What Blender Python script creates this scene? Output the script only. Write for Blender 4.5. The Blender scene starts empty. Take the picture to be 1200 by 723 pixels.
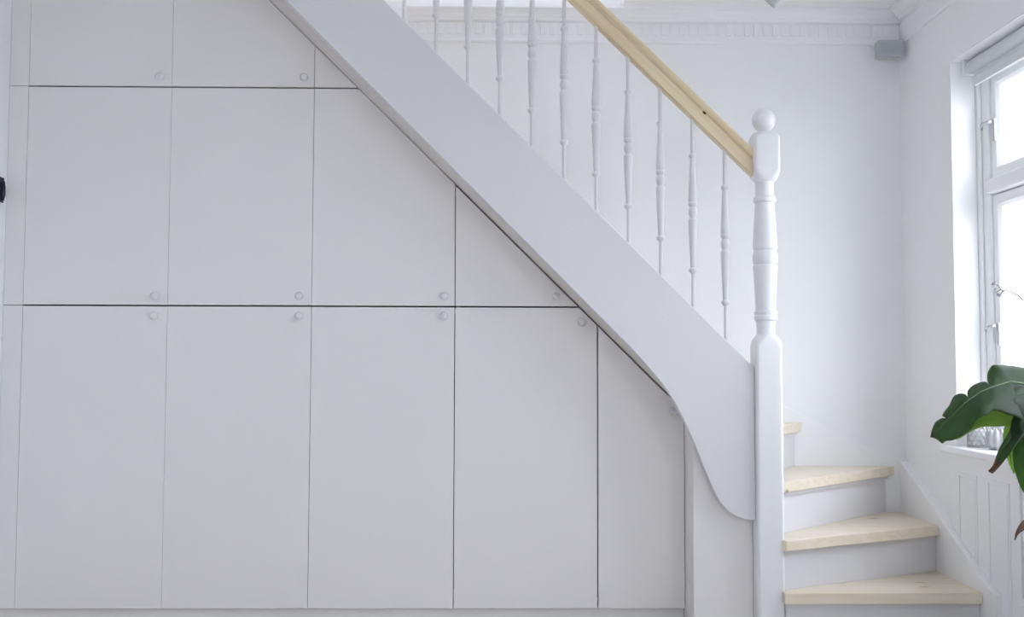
import bpy, bmesh, math, random
from mathutils import Matrix, Vector

random.seed(7)
sc = bpy.context.scene
C = sc.collection
PI = math.pi

# ------------------------------------------------------------------ camera
cam_d = bpy.data.cameras.new('camera')
cam_d.sensor_width = 36.0
cam_d.lens = 36.0
cam_d.clip_start = 0.05
cam = bpy.data.objects.new('camera', cam_d)
C.objects.link(cam)
YAW, PITCH, ROLL = math.radians(0.85), math.radians(3.0), math.radians(0.17)
_f = Vector((math.sin(YAW)*math.cos(PITCH), math.cos(YAW)*math.cos(PITCH), math.sin(PITCH)))
_r0 = Vector((math.cos(YAW), -math.sin(YAW), 0))
_u0 = _r0.cross(_f)
_r = _r0*math.cos(ROLL) + _u0*math.sin(ROLL)
_u = _u0*math.cos(ROLL) - _r0*math.sin(ROLL)
m = Matrix((( _r.x, _u.x, -_f.x, 0.0), (_r.y, _u.y, -_f.y, 0.0), (_r.z, _u.z, -_f.z, 1.03), (0, 0, 0, 1)))
cam.matrix_world = m
sc.camera = cam

# ------------------------------------------------------------------ sky and exposure
world = bpy.data.worlds.new('overcast_sky')
sc.world = world
world.use_nodes = True
wn = world.node_tree.nodes
wn['Background'].inputs[0].default_value = (0.885, 0.89, 0.99, 1)
wn['Background'].inputs[1].default_value = 4.0
sc.view_settings.view_transform = 'Standard'
sc.view_settings.look = 'None'
sc.view_settings.exposure = 1.43
sc.view_settings.gamma = 1.0
sc.view_settings.use_curve_mapping = False
try:
    sc.cycles.use_denoising = True
    sc.cycles.max_bounces = 16
    sc.cycles.diffuse_bounces = 10
    sc.cycles.transparent_max_bounces = 16
except Exception:
    pass

def portal(loc, rot, sx, sy):
    d = bpy.data.lights.new('window_portal', 'AREA')
    d.shape = 'RECTANGLE'; d.size = sx; d.size_y = sy
    d.cycles.is_portal = True
    o = bpy.data.objects.new('window_portal', d)
    C.objects.link(o); o.location = loc; o.rotation_euler = rot
    return o

# ------------------------------------------------------------------ room dimensions (metres)
XR, XL = 1.80, -1.918        # right wall, left wall
YB, YF = 4.50, -3.2          # back wall, wall behind the camera
ZC, ZU = 2.60, 4.70          # ceiling, ceiling of the stairwell
W1 = (2.50, 4.00, 0.682, 2.232)     # window in the right wall, y0 y1 z0 z1
W2 = (-1.50, 1.30, 0.682, 2.232)     # its neighbour, nearer than the camera sees
W3 = (0.60, 1.30, 0.75, 2.05)      # window behind the camera, x0 x1 z0 z1
portal((2.06, 3.25, 1.457), (0, math.radians(90), 0), 1.55, 1.5)
portal((2.06, -0.10, 1.457), (0, math.radians(90), 0), 1.55, 2.8)
portal((0.95, YF-0.26, 1.4), (math.radians(90), 0, 0), 0.7, 1.3)

# ------------------------------------------------------------------ materials
def new_mat(name):
    mt = bpy.data.materials.new(name); mt.use_nodes = True
    return mt, mt.node_tree.nodes, mt.node_tree.links, mt.node_tree.nodes['Principled BSDF']

def paint(name, col, rough=0.45, bump=0.05, scale=60, var=0.02, spec=0.4):
    mt, n, l, b = new_mat(name)
    tc = n.new('ShaderNodeTexCoord'); nz = n.new('ShaderNodeTexNoise')
    nz.inputs['Scale'].default_value = scale; nz.inputs['Detail'].default_value = 3
    l.new(tc.outputs['Object'], nz.inputs['Vector'])
    big = n.new('ShaderNodeTexNoise'); big.inputs['Scale'].default_value = 2.3
    l.new(tc.outputs['Object'], big.inputs['Vector'])
    mx = n.new('ShaderNodeMix'); mx.data_type = 'RGBA'
    mx.inputs[6].default_value = (*[c*(1-var) for c in col], 1)
    mx.inputs[7].default_value = (*[min(1, c*(1+var)) for c in col], 1)
    l.new(big.outputs['Fac'], mx.inputs[0]); l.new(mx.outputs[2], b.inputs['Base Color'])
    bp = n.new('ShaderNodeBump'); bp.inputs['Strength'].default_value = bump; bp.inputs['Distance'].default_value = 0.002
    l.new(nz.outputs['Fac'], bp.inputs['Height']); l.new(bp.outputs['Normal'], b.inputs['Normal'])
    b.inputs['Roughness'].default_value = rough
    b.inputs['Specular IOR Level'].default_value = spec
    return mt

def wood(name, c1, c2, axis, rough=0.4, knots=True, tilt=0.0):
    """pale softwood, grain running along the given axis"""
    mt, n, l, b = new_mat(name)
    tc = n.new('ShaderNodeTexCoord'); mp = n.new('ShaderNodeMapping')
    s = [26, 26, 26]; s[axis] = 1.4
    mp.inputs['Scale'].default_value = s
    rt = n.new('ShaderNodeVectorRotate'); rt.rotation_type = 'Y_AXIS'; rt.inputs['Angle'].default_value = tilt
    l.new(tc.outputs['Object'], rt.inputs['Vector']); l.new(rt.outputs[0], mp.inputs['Vector'])
    nz = n.new('ShaderNodeTexNoise'); nz.inputs['Scale'].default_value = 1.6; nz.inputs['Detail'].default_value = 5
    nz.inputs['Distortion'].default_value = 0.6
    l.new(mp.outputs[0], nz.inputs['Vector'])
    cr = n.new('ShaderNodeValToRGB')
    cr.color_ramp.elements[0].position = 0.32; cr.color_ramp.elements[0].color = (*c2, 1)
    cr.color_ramp.elements[1].position = 0.62; cr.color_ramp.elements[1].color = (*c1, 1)
    l.new(nz.outputs['Fac'], cr.inputs[0])
    out = cr.outputs[0]
    if knots:
        mk = n.new('ShaderNodeMapping'); sk = [7, 7, 7]; sk[axis] = 3.0
        mk.inputs['Scale'].default_value = sk
        l.new(tc.outputs['Object'], mk.inputs['Vector'])
        vo = n.new('ShaderNodeTexVoronoi'); vo.inputs['Scale'].default_value = 1.0
        l.new(mk.outputs[0], vo.inputs['Vector'])
        kr = n.new('ShaderNodeValToRGB')
        kr.color_ramp.elements[0].position = 0.035; kr.color_ramp.elements[0].color = (1, 1, 1, 1)
        kr.color_ramp.elements[1].position = 0.10; kr.color_ramp.elements[1].color = (0, 0, 0, 1)
        l.new(vo.outputs['Distance'], kr.inputs[0])
        mx = n.new('ShaderNodeMix'); mx.data_type = 'RGBA'
        l.new(kr.outputs[0], mx.inputs[0]); l.new(out, mx.inputs[6])
        mx.inputs[7].default_value = (c2[0]*0.5, c2[1]*0.42, c2[2]*0.35, 1)
        out = mx.outputs[2]
    l.new(out, b.inputs['Base Color'])
    b.inputs['Roughness'].default_value = rough
    bp = n.new('ShaderNodeBump'); bp.inputs['Strength'].default_value = 0.06; bp.inputs['Distance'].default_value = 0.002
    l.new(nz.outputs['Fac'], bp.inputs['Height']); l.new(bp.outputs['Normal'], b.inputs['Normal'])
    return mt

def plain(name, col, rough=0.5, metal=0.0, var=0.04):
    mt = paint(name, col, rough, 0.03, 90, var)
    mt.node_tree.nodes['Principled BSDF'].inputs['Metallic'].default_value = metal
    return mt

def glass_mat(name):
    mt = bpy.data.materials.new(name); mt.use_nodes = True
    n, l = mt.node_tree.nodes, mt.node_tree.links
    n.clear()
    out = n.new('ShaderNodeOutputMaterial'); tr = n.new('ShaderNodeBsdfTransparent'); gl = n.new('ShaderNodeBsdfGlossy')
    tr.inputs[0].default_value = (0.95, 0.97, 0.97, 1); gl.inputs['Roughness'].default_value = 0.03
    lw = n.new('ShaderNodeLayerWeight'); lw.inputs[0].default_value = 0.25
    fr = n.new('ShaderNodeMath'); fr.operation = 'MULTIPLY_ADD'; fr.inputs[1].default_value = 0.35; fr.inputs[2].default_value = 0.03
    l.new(lw.outputs['Facing'], fr.inputs[0])
    mx = n.new('ShaderNodeMixShader')
    l.new(fr.outputs[0], mx.inputs[0]); l.new(tr.outputs[0], mx.inputs[1]); l.new(gl.outputs[0], mx.inputs[2])
    l.new(mx.outputs[0], out.inputs[0])
    return mt

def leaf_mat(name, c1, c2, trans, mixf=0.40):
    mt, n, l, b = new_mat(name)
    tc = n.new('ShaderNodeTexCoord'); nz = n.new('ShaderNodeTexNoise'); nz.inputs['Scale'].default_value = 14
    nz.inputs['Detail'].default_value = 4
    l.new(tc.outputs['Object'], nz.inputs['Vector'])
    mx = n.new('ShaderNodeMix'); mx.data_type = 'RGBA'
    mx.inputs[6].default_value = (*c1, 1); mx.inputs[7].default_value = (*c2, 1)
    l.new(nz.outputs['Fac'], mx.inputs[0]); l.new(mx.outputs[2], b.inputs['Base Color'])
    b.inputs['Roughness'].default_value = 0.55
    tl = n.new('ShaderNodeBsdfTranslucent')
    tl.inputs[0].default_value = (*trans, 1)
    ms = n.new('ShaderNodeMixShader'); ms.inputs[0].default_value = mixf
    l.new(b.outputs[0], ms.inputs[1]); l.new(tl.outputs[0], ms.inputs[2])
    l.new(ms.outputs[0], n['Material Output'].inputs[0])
    return mt

M = {}
M['wall'] = paint('wall_paint', (0.86, 0.87, 0.88), 0.7, 0.12, 130, 0.01, 0.25)
M['ceiling'] = paint('ceiling_paint', (0.88, 0.885, 0.89), 0.8, 0.08, 110, 0.01, 0.2)
M['trim'] = paint('trim_gloss_white', (0.86, 0.87, 0.885), 0.32, 0.03, 50, 0.01, 0.5)
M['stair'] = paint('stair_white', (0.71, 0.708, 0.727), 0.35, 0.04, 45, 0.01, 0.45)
M['newel'] = paint('newel_white', (0.81, 0.815, 0.83), 0.3, 0.03, 45, 0.01, 0.5)
M['door'] = paint('cabinet_white', (0.785, 0.768, 0.762), 0.42, 0.04, 70, 0.012, 0.4)
M['carcass'] = paint('carcass_grey', (0.32, 0.30, 0.29), 0.7)
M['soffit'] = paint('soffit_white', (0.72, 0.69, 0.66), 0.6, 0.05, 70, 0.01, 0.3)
M['tread'] = wood('tread_ash', (0.80, 0.73, 0.60), (0.73, 0.64, 0.49), 0, 0.33, True)
M['rail'] = wood('handrail_pine', (0.78, 0.66, 0.45), (0.68, 0.54, 0.34), 0, 0.35, False, -0.771)
M['knot'] = plain('dark_knot', (0.06, 0.035, 0.02), 0.5)
M['floor'] = wood('floor_boards', (0.66, 0.63, 0.59), (0.58, 0.55, 0.50), 1, 0.35, False)
M['upvc'] = paint('window_white', (0.93, 0.94, 0.95), 0.3, 0.02, 40, 0.01, 0.5)
M['lining'] = paint('lining_daylight_white', (0.91, 0.92, 0.93), 0.25, 0.02, 40, 0.005, 0.5)  # whiter than the wall: daylight on the reveal put into the colour
M['glass'] = glass_mat('window_glass')
M['gasket'] = plain('gasket_grey', (0.10, 0.11, 0.12), 0.6)
M['metal'] = plain('latch_metal', (0.55, 0.57, 0.60), 0.35, 0.7)
M['blind'] = paint('blind_fabric', (0.72, 0.74, 0.76), 0.8, 0.1, 300, 0.02)
M['speaker'] = plain('speaker_grey', (0.47, 0.49, 0.54), 0.55)
M['grille'] = plain('speaker_grille', (0.42, 0.44, 0.49), 0.7)
M['dark'] = plain('dark_blue_black', (0.02, 0.02, 0.035), 0.4)
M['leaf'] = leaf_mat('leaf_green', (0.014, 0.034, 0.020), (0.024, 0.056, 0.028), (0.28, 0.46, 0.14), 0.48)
M['leaf2'] = leaf_mat('leaf_backlit', (0.06, 0.14, 0.025), (0.10, 0.22, 0.04), (0.54, 0.72, 0.28), 0.60)  # lighter copy of the leaf green, light from behind put into its colour
M['dry'] = plain('leaf_dry', (0.13, 0.075, 0.05), 0.7)
M['stem'] = plain('stem_green', (0.06, 0.12, 0.04), 0.5)
M['pot'] = paint('pot_glaze', (0.55, 0.54, 0.52), 0.4)
M['soil'] = plain('soil', (0.04, 0.03, 0.02), 0.9)
M['ceramic'] = paint('ceramic_grey', (0.46, 0.46, 0.47), 0.5)
M['porcelain'] = paint('porcelain', (0.74, 0.74, 0.76), 0.35)
M['twig'] = plain('orchid_twig', (0.06, 0.05, 0.05), 0.6)
M['bud'] = plain('orchid_bud', (0.30, 0.27, 0.34), 0.5)
M['lamp'] = paint('lamp_grey', (0.55, 0.57, 0.58), 0.5)
M['ground'] = paint('outdoor_ground', (0.42, 0.42, 0.40), 0.9)

def brick_mat():
    mt, n, l, b = new_mat('pale_brick')
    tc = n.new('ShaderNodeTexCoord'); mp = n.new('ShaderNodeMapping')
    mp.inputs['Rotation'].default_value = (math.radians(90), 0, math.radians(90))
    br = n.new('ShaderNodeTexBrick')
    br.inputs['Color1'].default_value = (0.80, 0.78, 0.80, 1); br.inputs['Color2'].default_value = (0.74, 0.72, 0.75, 1)
    br.inputs['Mortar'].default_value = (0.62, 0.62, 0.65, 1)
    br.inputs['Scale'].default_value = 2.4; br.inputs['Mortar Size'].default_value = 0.03
    sp = n.new('ShaderNodeSeparateXYZ'); cb = n.new('ShaderNodeCombineXYZ')
    l.new(tc.outputs['Object'], sp.inputs[0]); l.new(sp.outputs['Y'], cb.inputs['X']); l.new(sp.outputs['Z'], cb.inputs['Y'])
    l.new(cb.outputs[0], br.inputs['Vector'])
    l.new(br.outputs['Color'], b.inputs['Base Color'])
    b.inputs['Roughness'].default_value = 0.9
    n.remove(mp)
    return mt
M['brick'] = brick_mat()

# ------------------------------------------------------------------ mesh helpers
def link(name, me, mat, parent=None, smooth=False):
    o = bpy.data.objects.new(name, me)
    C.objects.link(o)
    if mat: me.materials.append(M[mat] if isinstance(mat, str) else mat)
    if parent:
        o.parent = parent            # parts are modelled in world space under an Empty at the thing's base
        if parent.type == 'EMPTY': o.matrix_parent_inverse = Matrix.Translation(parent.location).inverted()
    if smooth:
        for p in me.polygons: p.use_smooth = True
    return o

def bm_obj(name, bm, mat, parent=None, smooth=False, bevel=0.0, seg=2):
    bmesh.ops.recalc_face_normals(bm, faces=bm.faces[:])
    if bevel:
        ed = [e for e in bm.edges if len(e.link_faces) == 2 and e.calc_face_angle(0) > 0.6]
        bmesh.ops.bevel(bm, geom=ed, offset=bevel, segments=seg, profile=0.5, affect='EDGES', clamp_overlap=True)
    me = bpy.data.meshes.new(name)
    bm.to_mesh(me); bm.free()
    return link(name, me, mat, parent, smooth)

def box(name, lo, hi, mat, parent=None, bevel=0.0):
    bm = bmesh.new()
    v = [bm.verts.new((x, y, z)) for x in (lo[0], hi[0]) for y in (lo[1], hi[1]) for z in (lo[2], hi[2])]
    for f in ((0,1,3,2),(4,6,7,5),(0,4,5,1),(2,3,7,6),(0,2,6,4),(1,5,7,3)): bm.faces.new([v[i] for i in f])
    return bm_obj(name, bm, mat, parent, False, bevel)

def prism(name, poly, a, b, axis, mat, parent=None, bevel=0.0, seg=2):
    """poly: 2-D outline; axis 'y': (x,z) extruded y a..b; 'x': (y,z); 'z': (x,y)"""
    bm = bmesh.new()
    def P(p, t):
        return (p[0], t, p[1]) if axis == 'y' else (t, p[0], p[1]) if axis == 'x' else (p[0], p[1], t)
    A = [bm.verts.new(P(p, a)) for p in poly]; B = [bm.verts.new(P(p, b)) for p in poly]
    bm.faces.new(A); bm.faces.new(B[::-1])
    n = len(poly)
    for i in range(n): bm.faces.new((A[i], B[i], B[(i+1) % n], A[(i+1) % n]))
    return bm_obj(name, bm, mat, parent, False, bevel, seg)

def lathe(name, prof, mat, parent=None, loc=(0,0,0), seg=24, axis='z', closed=True):
    bm = bmesh.new(); rings = []
    for r, h in prof:
        ring = []
        for k in range(seg):
            a = 2*PI*k/seg
            c, s = r*math.cos(a), r*math.sin(a)
            p = (c, s, h) if axis == 'z' else (c, -h, s) if axis == '-y' else (h, c, s)
            ring.append(bm.verts.new((p[0]+loc[0], p[1]+loc[1], p[2]+loc[2])))
        rings.append(ring)
    for i in range(len(rings)-1):
        for k in range(seg):
            bm.faces.new((rings[i][k], rings[i][(k+1) % seg], rings[i+1][(k+1) % seg], rings[i+1][k]))
    if closed:
        bm.faces.new(rings[0][::-1]); bm.faces.new(rings[-1])
    o = bm_obj(name, bm, mat, parent, True)
    try: o.data.set_sharp_from_angle(angle=math.radians(50))
    except Exception: pass
    return o

def tube(name, pts, rad, mat, parent=None, seg=10):
    pts = [Vector(p) for p in pts]; n = len(pts)
    if not isinstance(rad, (list, tuple)): rad = [rad]*n
    bm = bmesh.new(); rings = []
    for i, p in enumerate(pts):
        t = (pts[min(i+1, n-1)] - pts[max(i-1, 0)]).normalized()
        u = t.cross(Vector((0.13, 0.31, 0.94)))
        if u.length < 1e-3: u = t.cross(Vector((1, 0, 0)))
        u.normalize(); w = t.cross(u)
        rings.append([bm.verts.new(p + (u*math.cos(2*PI*k/seg) + w*math.sin(2*PI*k/seg))*rad[i]) for k in range(seg)])
    for i in range(n-1):
        for k in range(seg):
            bm.faces.new((rings[i][k], rings[i][(k+1) % seg], rings[i+1][(k+1) % seg], rings[i+1][k]))
    bm.faces.new(rings[0][::-1]); bm.faces.new(rings[-1])
    return bm_obj(name, bm, mat, parent, True)

def panel_with_holes(name, us, vs, holes, place, t0, t1, mat):
    """one connected slab on a grid of break points us x vs with rectangular holes; place(u, v, t) -> point"""
    bm = bmesh.new(); cache = {}
    def V(i, j, t):
        k = (i, j, t)
        if k not in cache: cache[k] = bm.verts.new(place(us[i], vs[j], t))
        return cache[k]
    def solid(i, j):
        if i < 0 or j < 0 or i >= len(us)-1 or j >= len(vs)-1: return False
        cu, cv = (us[i]+us[i+1])/2, (vs[j]+vs[j+1])/2
        return not any(h[0] < cu < h[1] and h[2] < cv < h[3] for h in holes)
    for i in range(len(us)-1):
        for j in range(len(vs)-1):
            if not solid(i, j): continue
            for t in (t0, t1): bm.faces.new((V(i,j,t), V(i+1,j,t), V(i+1,j+1,t), V(i,j+1,t)))
            for (di, dj, a, b) in ((-1,0,(i,j),(i,j+1)), (1,0,(i+1,j),(i+1,j+1)), (0,-1,(i,j),(i+1,j)), (0,1,(i,j+1),(i+1,j+1))):
                if not solid(i+di, j+dj):
                    bm.faces.new((V(*a, t0), V(*b, t0), V(*b, t1), V(*a, t1)))
    return bm_obj(name, bm, mat)

def clip(poly, f):
    """keep the side of a convex outline where f(p) >= 0"""
    out = []
    for i, p in enumerate(poly):
        q = poly[(i+1) % len(poly)]; a, b = f(p), f(q)
        if a >= 0: out.append(p)
        if (a >= 0) != (b >= 0):
            t = a/(a-b); out.append((p[0]+(q[0]-p[0])*t, p[1]+(q[1]-p[1])*t))
    return out

def spline(P, n):
    """Catmull-Rom through 2-D or 3-D points, n steps each span"""
    out = []
    for i in range(len(P)-1):
        p0, p1, p2, p3 = P[max(i-1,0)], P[i], P[i+1], P[min(i+2, len(P)-1)]
        for k in range(n):
            t = k/n
            out.append(tuple(0.5*((2*b)+(c-a)*t+(2*a-5*b+4*c-d)*t*t+(3*b-a-3*c+d)*t**3) for a, b, c, d in zip(p0, p1, p2, p3)))
    out.append(tuple(P[-1]))
    return out

def thing(name, label, cat, loc=(0,0,0), group=None):
    o = bpy.data.objects.new(name, None); C.objects.link(o)
    o.empty_display_size = 0.1; o.location = loc
    o['label'] = label; o['category'] = cat
    if group: o['group'] = group
    return o

def tag(o, label, cat, group=None):
    o['label'] = label; o['category'] = cat
    if group: o['group'] = group
    return o

def struct(o, label=None, cat=None):
    o['kind'] = 'structure'
    if label: o['label'] = label
    if cat: o['category'] = cat
    return o

# ================================================================== THE ROOM
struct(box('floor', (XL-0.25, YF-0.25, -0.12), (XR+0.27, YB+0.25, 0.0), 'floor'))
TW = 0.25
struct(panel_with_holes('wall_right', [YF-0.25, W2[0], W2[1], W1[0], W1[1], YB+0.25], [0.0, W1[2], W1[3], ZU],
       [W1, W2], lambda u, v, t: (t, u, v), XR, XR+TW+0.02, 'wall'))
struct(box('wall_back', (XL, YB, 0.0), (XR, YB+0.25, ZU), 'wall'))
struct(box('wall_left', (XL-0.25, YF-0.25, 0.0), (XL, YB+0.25, ZU), 'wall'))
struct(panel_with_holes('wall_front', [XL, W3[0], W3[1], XR], [0.0, W3[2], W3[3], ZC+0.25],
       [W3], lambda u, v, t: (u, t, v), YF-0.25, YF, 'wall'))
# ceiling with the stairwell cut out of it
struct(panel_with_holes('ceiling', [XL, -1.15, 0.55, XR], [YF, 3.70, YB],
       [(-1.15, 0.55, 3.70, YB)], lambda u, v, t: (u, v, t), ZC, ZC+0.25, 'ceiling'))
# the stairwell above
struct(box('wall_stairwell_front', (XL, 3.45, ZC+0.25), (XR, 3.60, ZU), 'wall'))
struct(box('wall_stairwell_right', (1.0, 3.60, ZC+0.25), (1.12, YB, ZU), 'wall'))
SK = (-1.0, 0.2, 3.75, 4.30)  # invented skylight opening, added to brighten the unseen stairwell
struct(panel_with_holes('ceiling_stairwell', [XL, SK[0], SK[1], XR], [3.45, SK[2], SK[3], YB],
       [SK], lambda u, v, t: (u, v, t), ZU, ZU+0.2, 'ceiling'))

# cornice with dentils along the back and the right wall
def cornice(name, along_x, a, b, d0, d1):
    prof = [(0, 2.452), (0.010, 2.452), (0.014, 2.458), (0.014, 2.466), (0.010, 2.470), (0.010, 2.542), (0.030, 2.546),
            (0.033, 2.556), (0.040, 2.560), (0.046, 2.572), (0.058, 2.584), (0.070, 2.590), (0.070, ZC), (0, ZC)]
    if along_x:
        o = prism(name, [(YB-d, z) for d, z in prof], a, b, 'x', 'trim')
    else:
        o = prism(name, [(XR-d, z) for d, z in prof], a, b, 'y', 'trim')
    struct(o)
    me = None; k = 0; t = d0
    while t < d1:
        if me is None:
            dn = box('dentil', (-0.0125, 0.004, 2.487), (0.0125, 0.009, 2.539), 'trim', o, 0.002); me = dn.data
        else:
            dn = bpy.data.objects.new('dentil', me); C.objects.link(dn); dn.parent = o
        dn.location = (t, YB-0.018, 0) if along_x else (XR-0.018, t, 0)
        if not along_x: dn.rotation_euler = (0, 0, PI/2)
        t += 0.0415; k += 1
    return o
cornice('trim_1', True, -0.40, XR-0.001, -0.38, XR-0.05)
cornice('trim_2', False, YF, YB-0.072, 9, 0)

# window in the right wall: outer frame, transom, mullion, four sashes, panes, latches
def window(name, y0, y1, z0, z1, detail=True):
    w = bpy.data.objects.new(name, None); C.objects.link(w); w.location = (XR+0.11, (y0+y1)/2, z0); struct(w)
    xa, xb = XR+0.115, XR+0.185
    ym, zt = (y0+y1)/2, 1.715
    f = 0.075
    box('jamb', (xa, y1-f, z0), (xb, y1, z1), 'upvc', w, 0.004)
    box('jamb', (xa, y0, z0), (xb, y0+f, z1), 'upvc', w, 0.004)
    box('jamb_bead', (xa-0.016, y1-0.024, z0+0.04), (xa, y1-0.001, z1-0.001), 'upvc', w, 0.004)
    box('head', (xa, y0+f, z1-f), (xb, y1-f, z1), 'upvc', w, 0.004)
    box('bottom_rail', (xa, y0+f, z0), (xb, y1-f, z0+f), 'upvc', w, 0.004)
    box('mullion', (xa-0.012, ym-0.04, z0+f), (xb, ym+0.04, z1-f), 'upvc', w, 0.006)
    for s in (0, 1):
        ya, yb_ = (y0+f, ym-0.04) if s == 0 else (ym+0.04, y1-f)
        box('transom', (xa-0.022, ya, zt-0.03), (xb, yb_, zt+0.03), 'upvc', w, 0.008)
        for za, zb in ((z0+f, zt-0.03), (zt+0.03, z1-f)):
            g = 0.004; r = 0.048
            ya2, yb2, za2, zb2 = ya+g, yb_-g, za+g, zb-g
            bm = bmesh.new()
            prof = [(xa+0.010, 0.0), (xa+0.010, r-0.012), (xa+0.022, r), (xb-0.012, r), (xb-0.012, 0.0)]
            rows = []
            for px, ins in prof:
                rows.append([bm.verts.new((px, yy, zz)) for yy, zz in ((ya2+ins, za2+ins), (yb2-ins, za2+ins), (yb2-ins, zb2-ins), (ya2+ins, zb2-ins))])
            for i in range(len(rows)):
                a_, b_ = rows[i], rows[(i+1) % len(rows)]
                for k in range(4): bm.faces.new((a_[k], a_[(k+1) % 4], b_[(k+1) % 4], b_[k]))
            sash = bm_obj('sash', bm, 'upvc', w)
            box('pane', (xa+0.030, ya2+r-0.004, za2+r-0.004), (xa+0.036, yb2-r+0.004, zb2-r+0.004), 'glass', sash)
            # dark rebate line along the sash
            box('gasket', (xa+0.020, ya2-0.002, zb2+0.0005), (xa+0.036, yb2+0.002, zb2+0.0035), 'gasket', sash)
            if detail and s == 1:
                zl = 1.965 if za > zt else 1.175
                pl = box('latch_plate', (xa+0.001, yb2-0.040, zl-0.075), (xa+0.010, yb2-0.018, zl+0.012), 'metal', sash, 0.003)
                tube('latch_lever', [(xa-0.004, yb2-0.028, zl), (xa-0.018, yb2-0.022, zl-0.002), (xa-0.026, yb2-0.010, zl-0.004), (xa-0.024, yb2+0.012, zl-0.010), (xa-0.020, yb2+0.016, zl-0.022)],
                     [0.007, 0.006, 0.006, 0.005, 0.004], 'metal', sash, 8)
    return w
window('window_1', *W1)
window('window_2', *W2, detail=False)
def front_window():
    w = bpy.data.objects.new('window_3', None); C.objects.link(w); w.location = (0, YF-0.15, W3[2]); struct(w)
    x0, x1, z0, z1 = W3
    xm = (x0+x1)/2
    panel_f = panel_with_holes('window_frame', [x0, x0+.07, xm-0.04, xm+0.04, x1-.07, x1], [z0, z0+.07, z1-.07, z1],
        [(x0+.07, xm-0.04, z0+.07, z1-.07), (xm+0.04, x1-.07, z0+.07, z1-.07)], lambda u, v, t: (u, t, v), YF-0.18, YF-0.12, 'upvc')
    panel_f.parent = w; panel_f.matrix_parent_inverse = Matrix.Translation(w.location).inverted()
    for a, b in ((x0+.072, xm-0.042), (xm+0.042, x1-.072)):
        box('pane', (a, YF-0.153, z0+.072), (b, YF-0.147, z1-.072), 'glass', w)
front_window()

# window board, painted reveal stays the wall itself
sill = prism('window_board', [(2.46, 0), (4.045, 0), (4.045, 0), (4.045, 0)][:0] or
             [(1.752, 2.42), (1.752, 4.046), (1.7995, 4.046), (1.7995, 3.999), (1.914, 3.999), (1.914, 2.501), (1.7995, 2.501), (1.7995, 2.42)],
             0.683, 0.710, 'z', 'trim', None, 0.006, 3)
struct(sill, 'white painted window board with a rounded nose under the window', 'window sill')

# panelled apron under the window, cut along the rising wall string
def string_top(y):
    P = [(3.632, 0.214), (3.733, 0.248), (4.084, 0.424), (4.50, 0.618)]
    if y <= P[0][0]: return 0.0
    for (a, za), (b, zb) in zip(P, P[1:]):
        if y <= b: return za+(zb-za)*(y-a)/(b-a)
    return P[-1][1]
apron = bpy.data.objects.new('trim_3', None); C.objects.link(apron); apron.location = (XR, 3.5, 0); struct(apron)
def apron_poly(ya, yb, za, zb):
    ys = sorted({ya, yb, *[y for y in (3.632, 3.633, 3.733, 4.084) if ya < y < yb]})
    low = [(y, max(za, string_top(y)+0.002)) for y in ys]
    return low + [(yb, zb), (ya, zb)]
for k in range(3):
    o_ = -0.548*k
    zb0 = 0.236
    y_a, y_b = 3.497+o_, 4.030+o_
    prism('apron_board', apron_poly(y_a, y_b, zb0 if y_a < 3.4 else 0.0, 0.681), XR-0.014, XR, 'x', 'trim', apron, 0.0015)
    for pa, pb in ((3.805, 3.958), (3.562, 3.722)):
        pa += o_; pb += o_
        for (ya, yb, za, zb) in ((pb-0.011, pb, 0.14, 0.612), (pa, pa+0.011, 0.14, 0.612), (pa+0.0112, pb-0.0112, 0.601, 0.612)):
            if za < 0.5 and max(string_top(ya), string_top(yb)) > 0.55: continue
            if k and za < 0.5: za = 0.28
            prism('panel_moulding', apron_poly(ya, yb, za, zb), XR-0.018, XR-0.014, 'x', 'trim', apron, 0.0012)
        prism('raised_panel', apron_poly(pa+0.017, pb-0.017, 0.15 if not k else 0.29, 0.594), XR-0.0165, XR-0.014, 'x', 'trim', apron, 0.0012)
bb = prism('baseboard_right', [(XR-0.024, 0.0), (XR-0.024, 0.205), (XR-0.020, 0.212), (XR-0.020, 0.224), (XR-0.012, 0.235), (XR, 0.235), (XR, 0.0)],
           YF, 3.488, 'y', 'trim')
struct(bb)

# added lining boards, extra white to stand in for daylight on the reveal
lining = bpy.data.objects.new('trim_4', None); C.objects.link(lining); lining.location = (XR, 3.25, 0.71); struct(lining)
box('bright_lining_board', (XR+0.0005, W1[1]-0.006, 0.7105), (XR+0.098, W1[1]-0.0005, W1[3]-0.0005), 'lining', lining, 0.001)
box('bright_lining_board', (XR+0.0005, W1[0]+0.0005, 0.7105), (XR+0.098, W1[0]+0.006, W1[3]-0.0005), 'lining', lining, 0.001)
box('bright_lining_board', (XR+0.0005, W1[0]+0.0065, W1[3]-0.006), (XR+0.098, W1[1]-0.0065, W1[3]-0.0005), 'lining', lining, 0.001)

# roller blind at the head of the window
bl = thing('roller_blind', 'rolled-up white roller blind at the top of the window', 'blind', (1.86, 3.2, 2.14))
tube('roller', [(1.866, 2.53, 2.196), (1.866, 3.955, 2.196)], 0.026, 'blind', bl, 20)
prism('bottom_bar', [(1.874, 2.116), (1.866, 2.118), (1.864, 2.150), (1.866, 2.158), (1.878, 2.158), (1.880, 2.118)], 2.54, 3.935, 'y', 'blind', bl, 0.002)
box('fabric', (1.871, 2.56, 2.158), (1.873, 3.925, 2.178), 'blind', bl)
for y in (2.515, 3.957):
    box('bracket', (1.835, y, 2.165), (1.895, y+0.008, 2.231), 'upvc', bl, 0.002)

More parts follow.
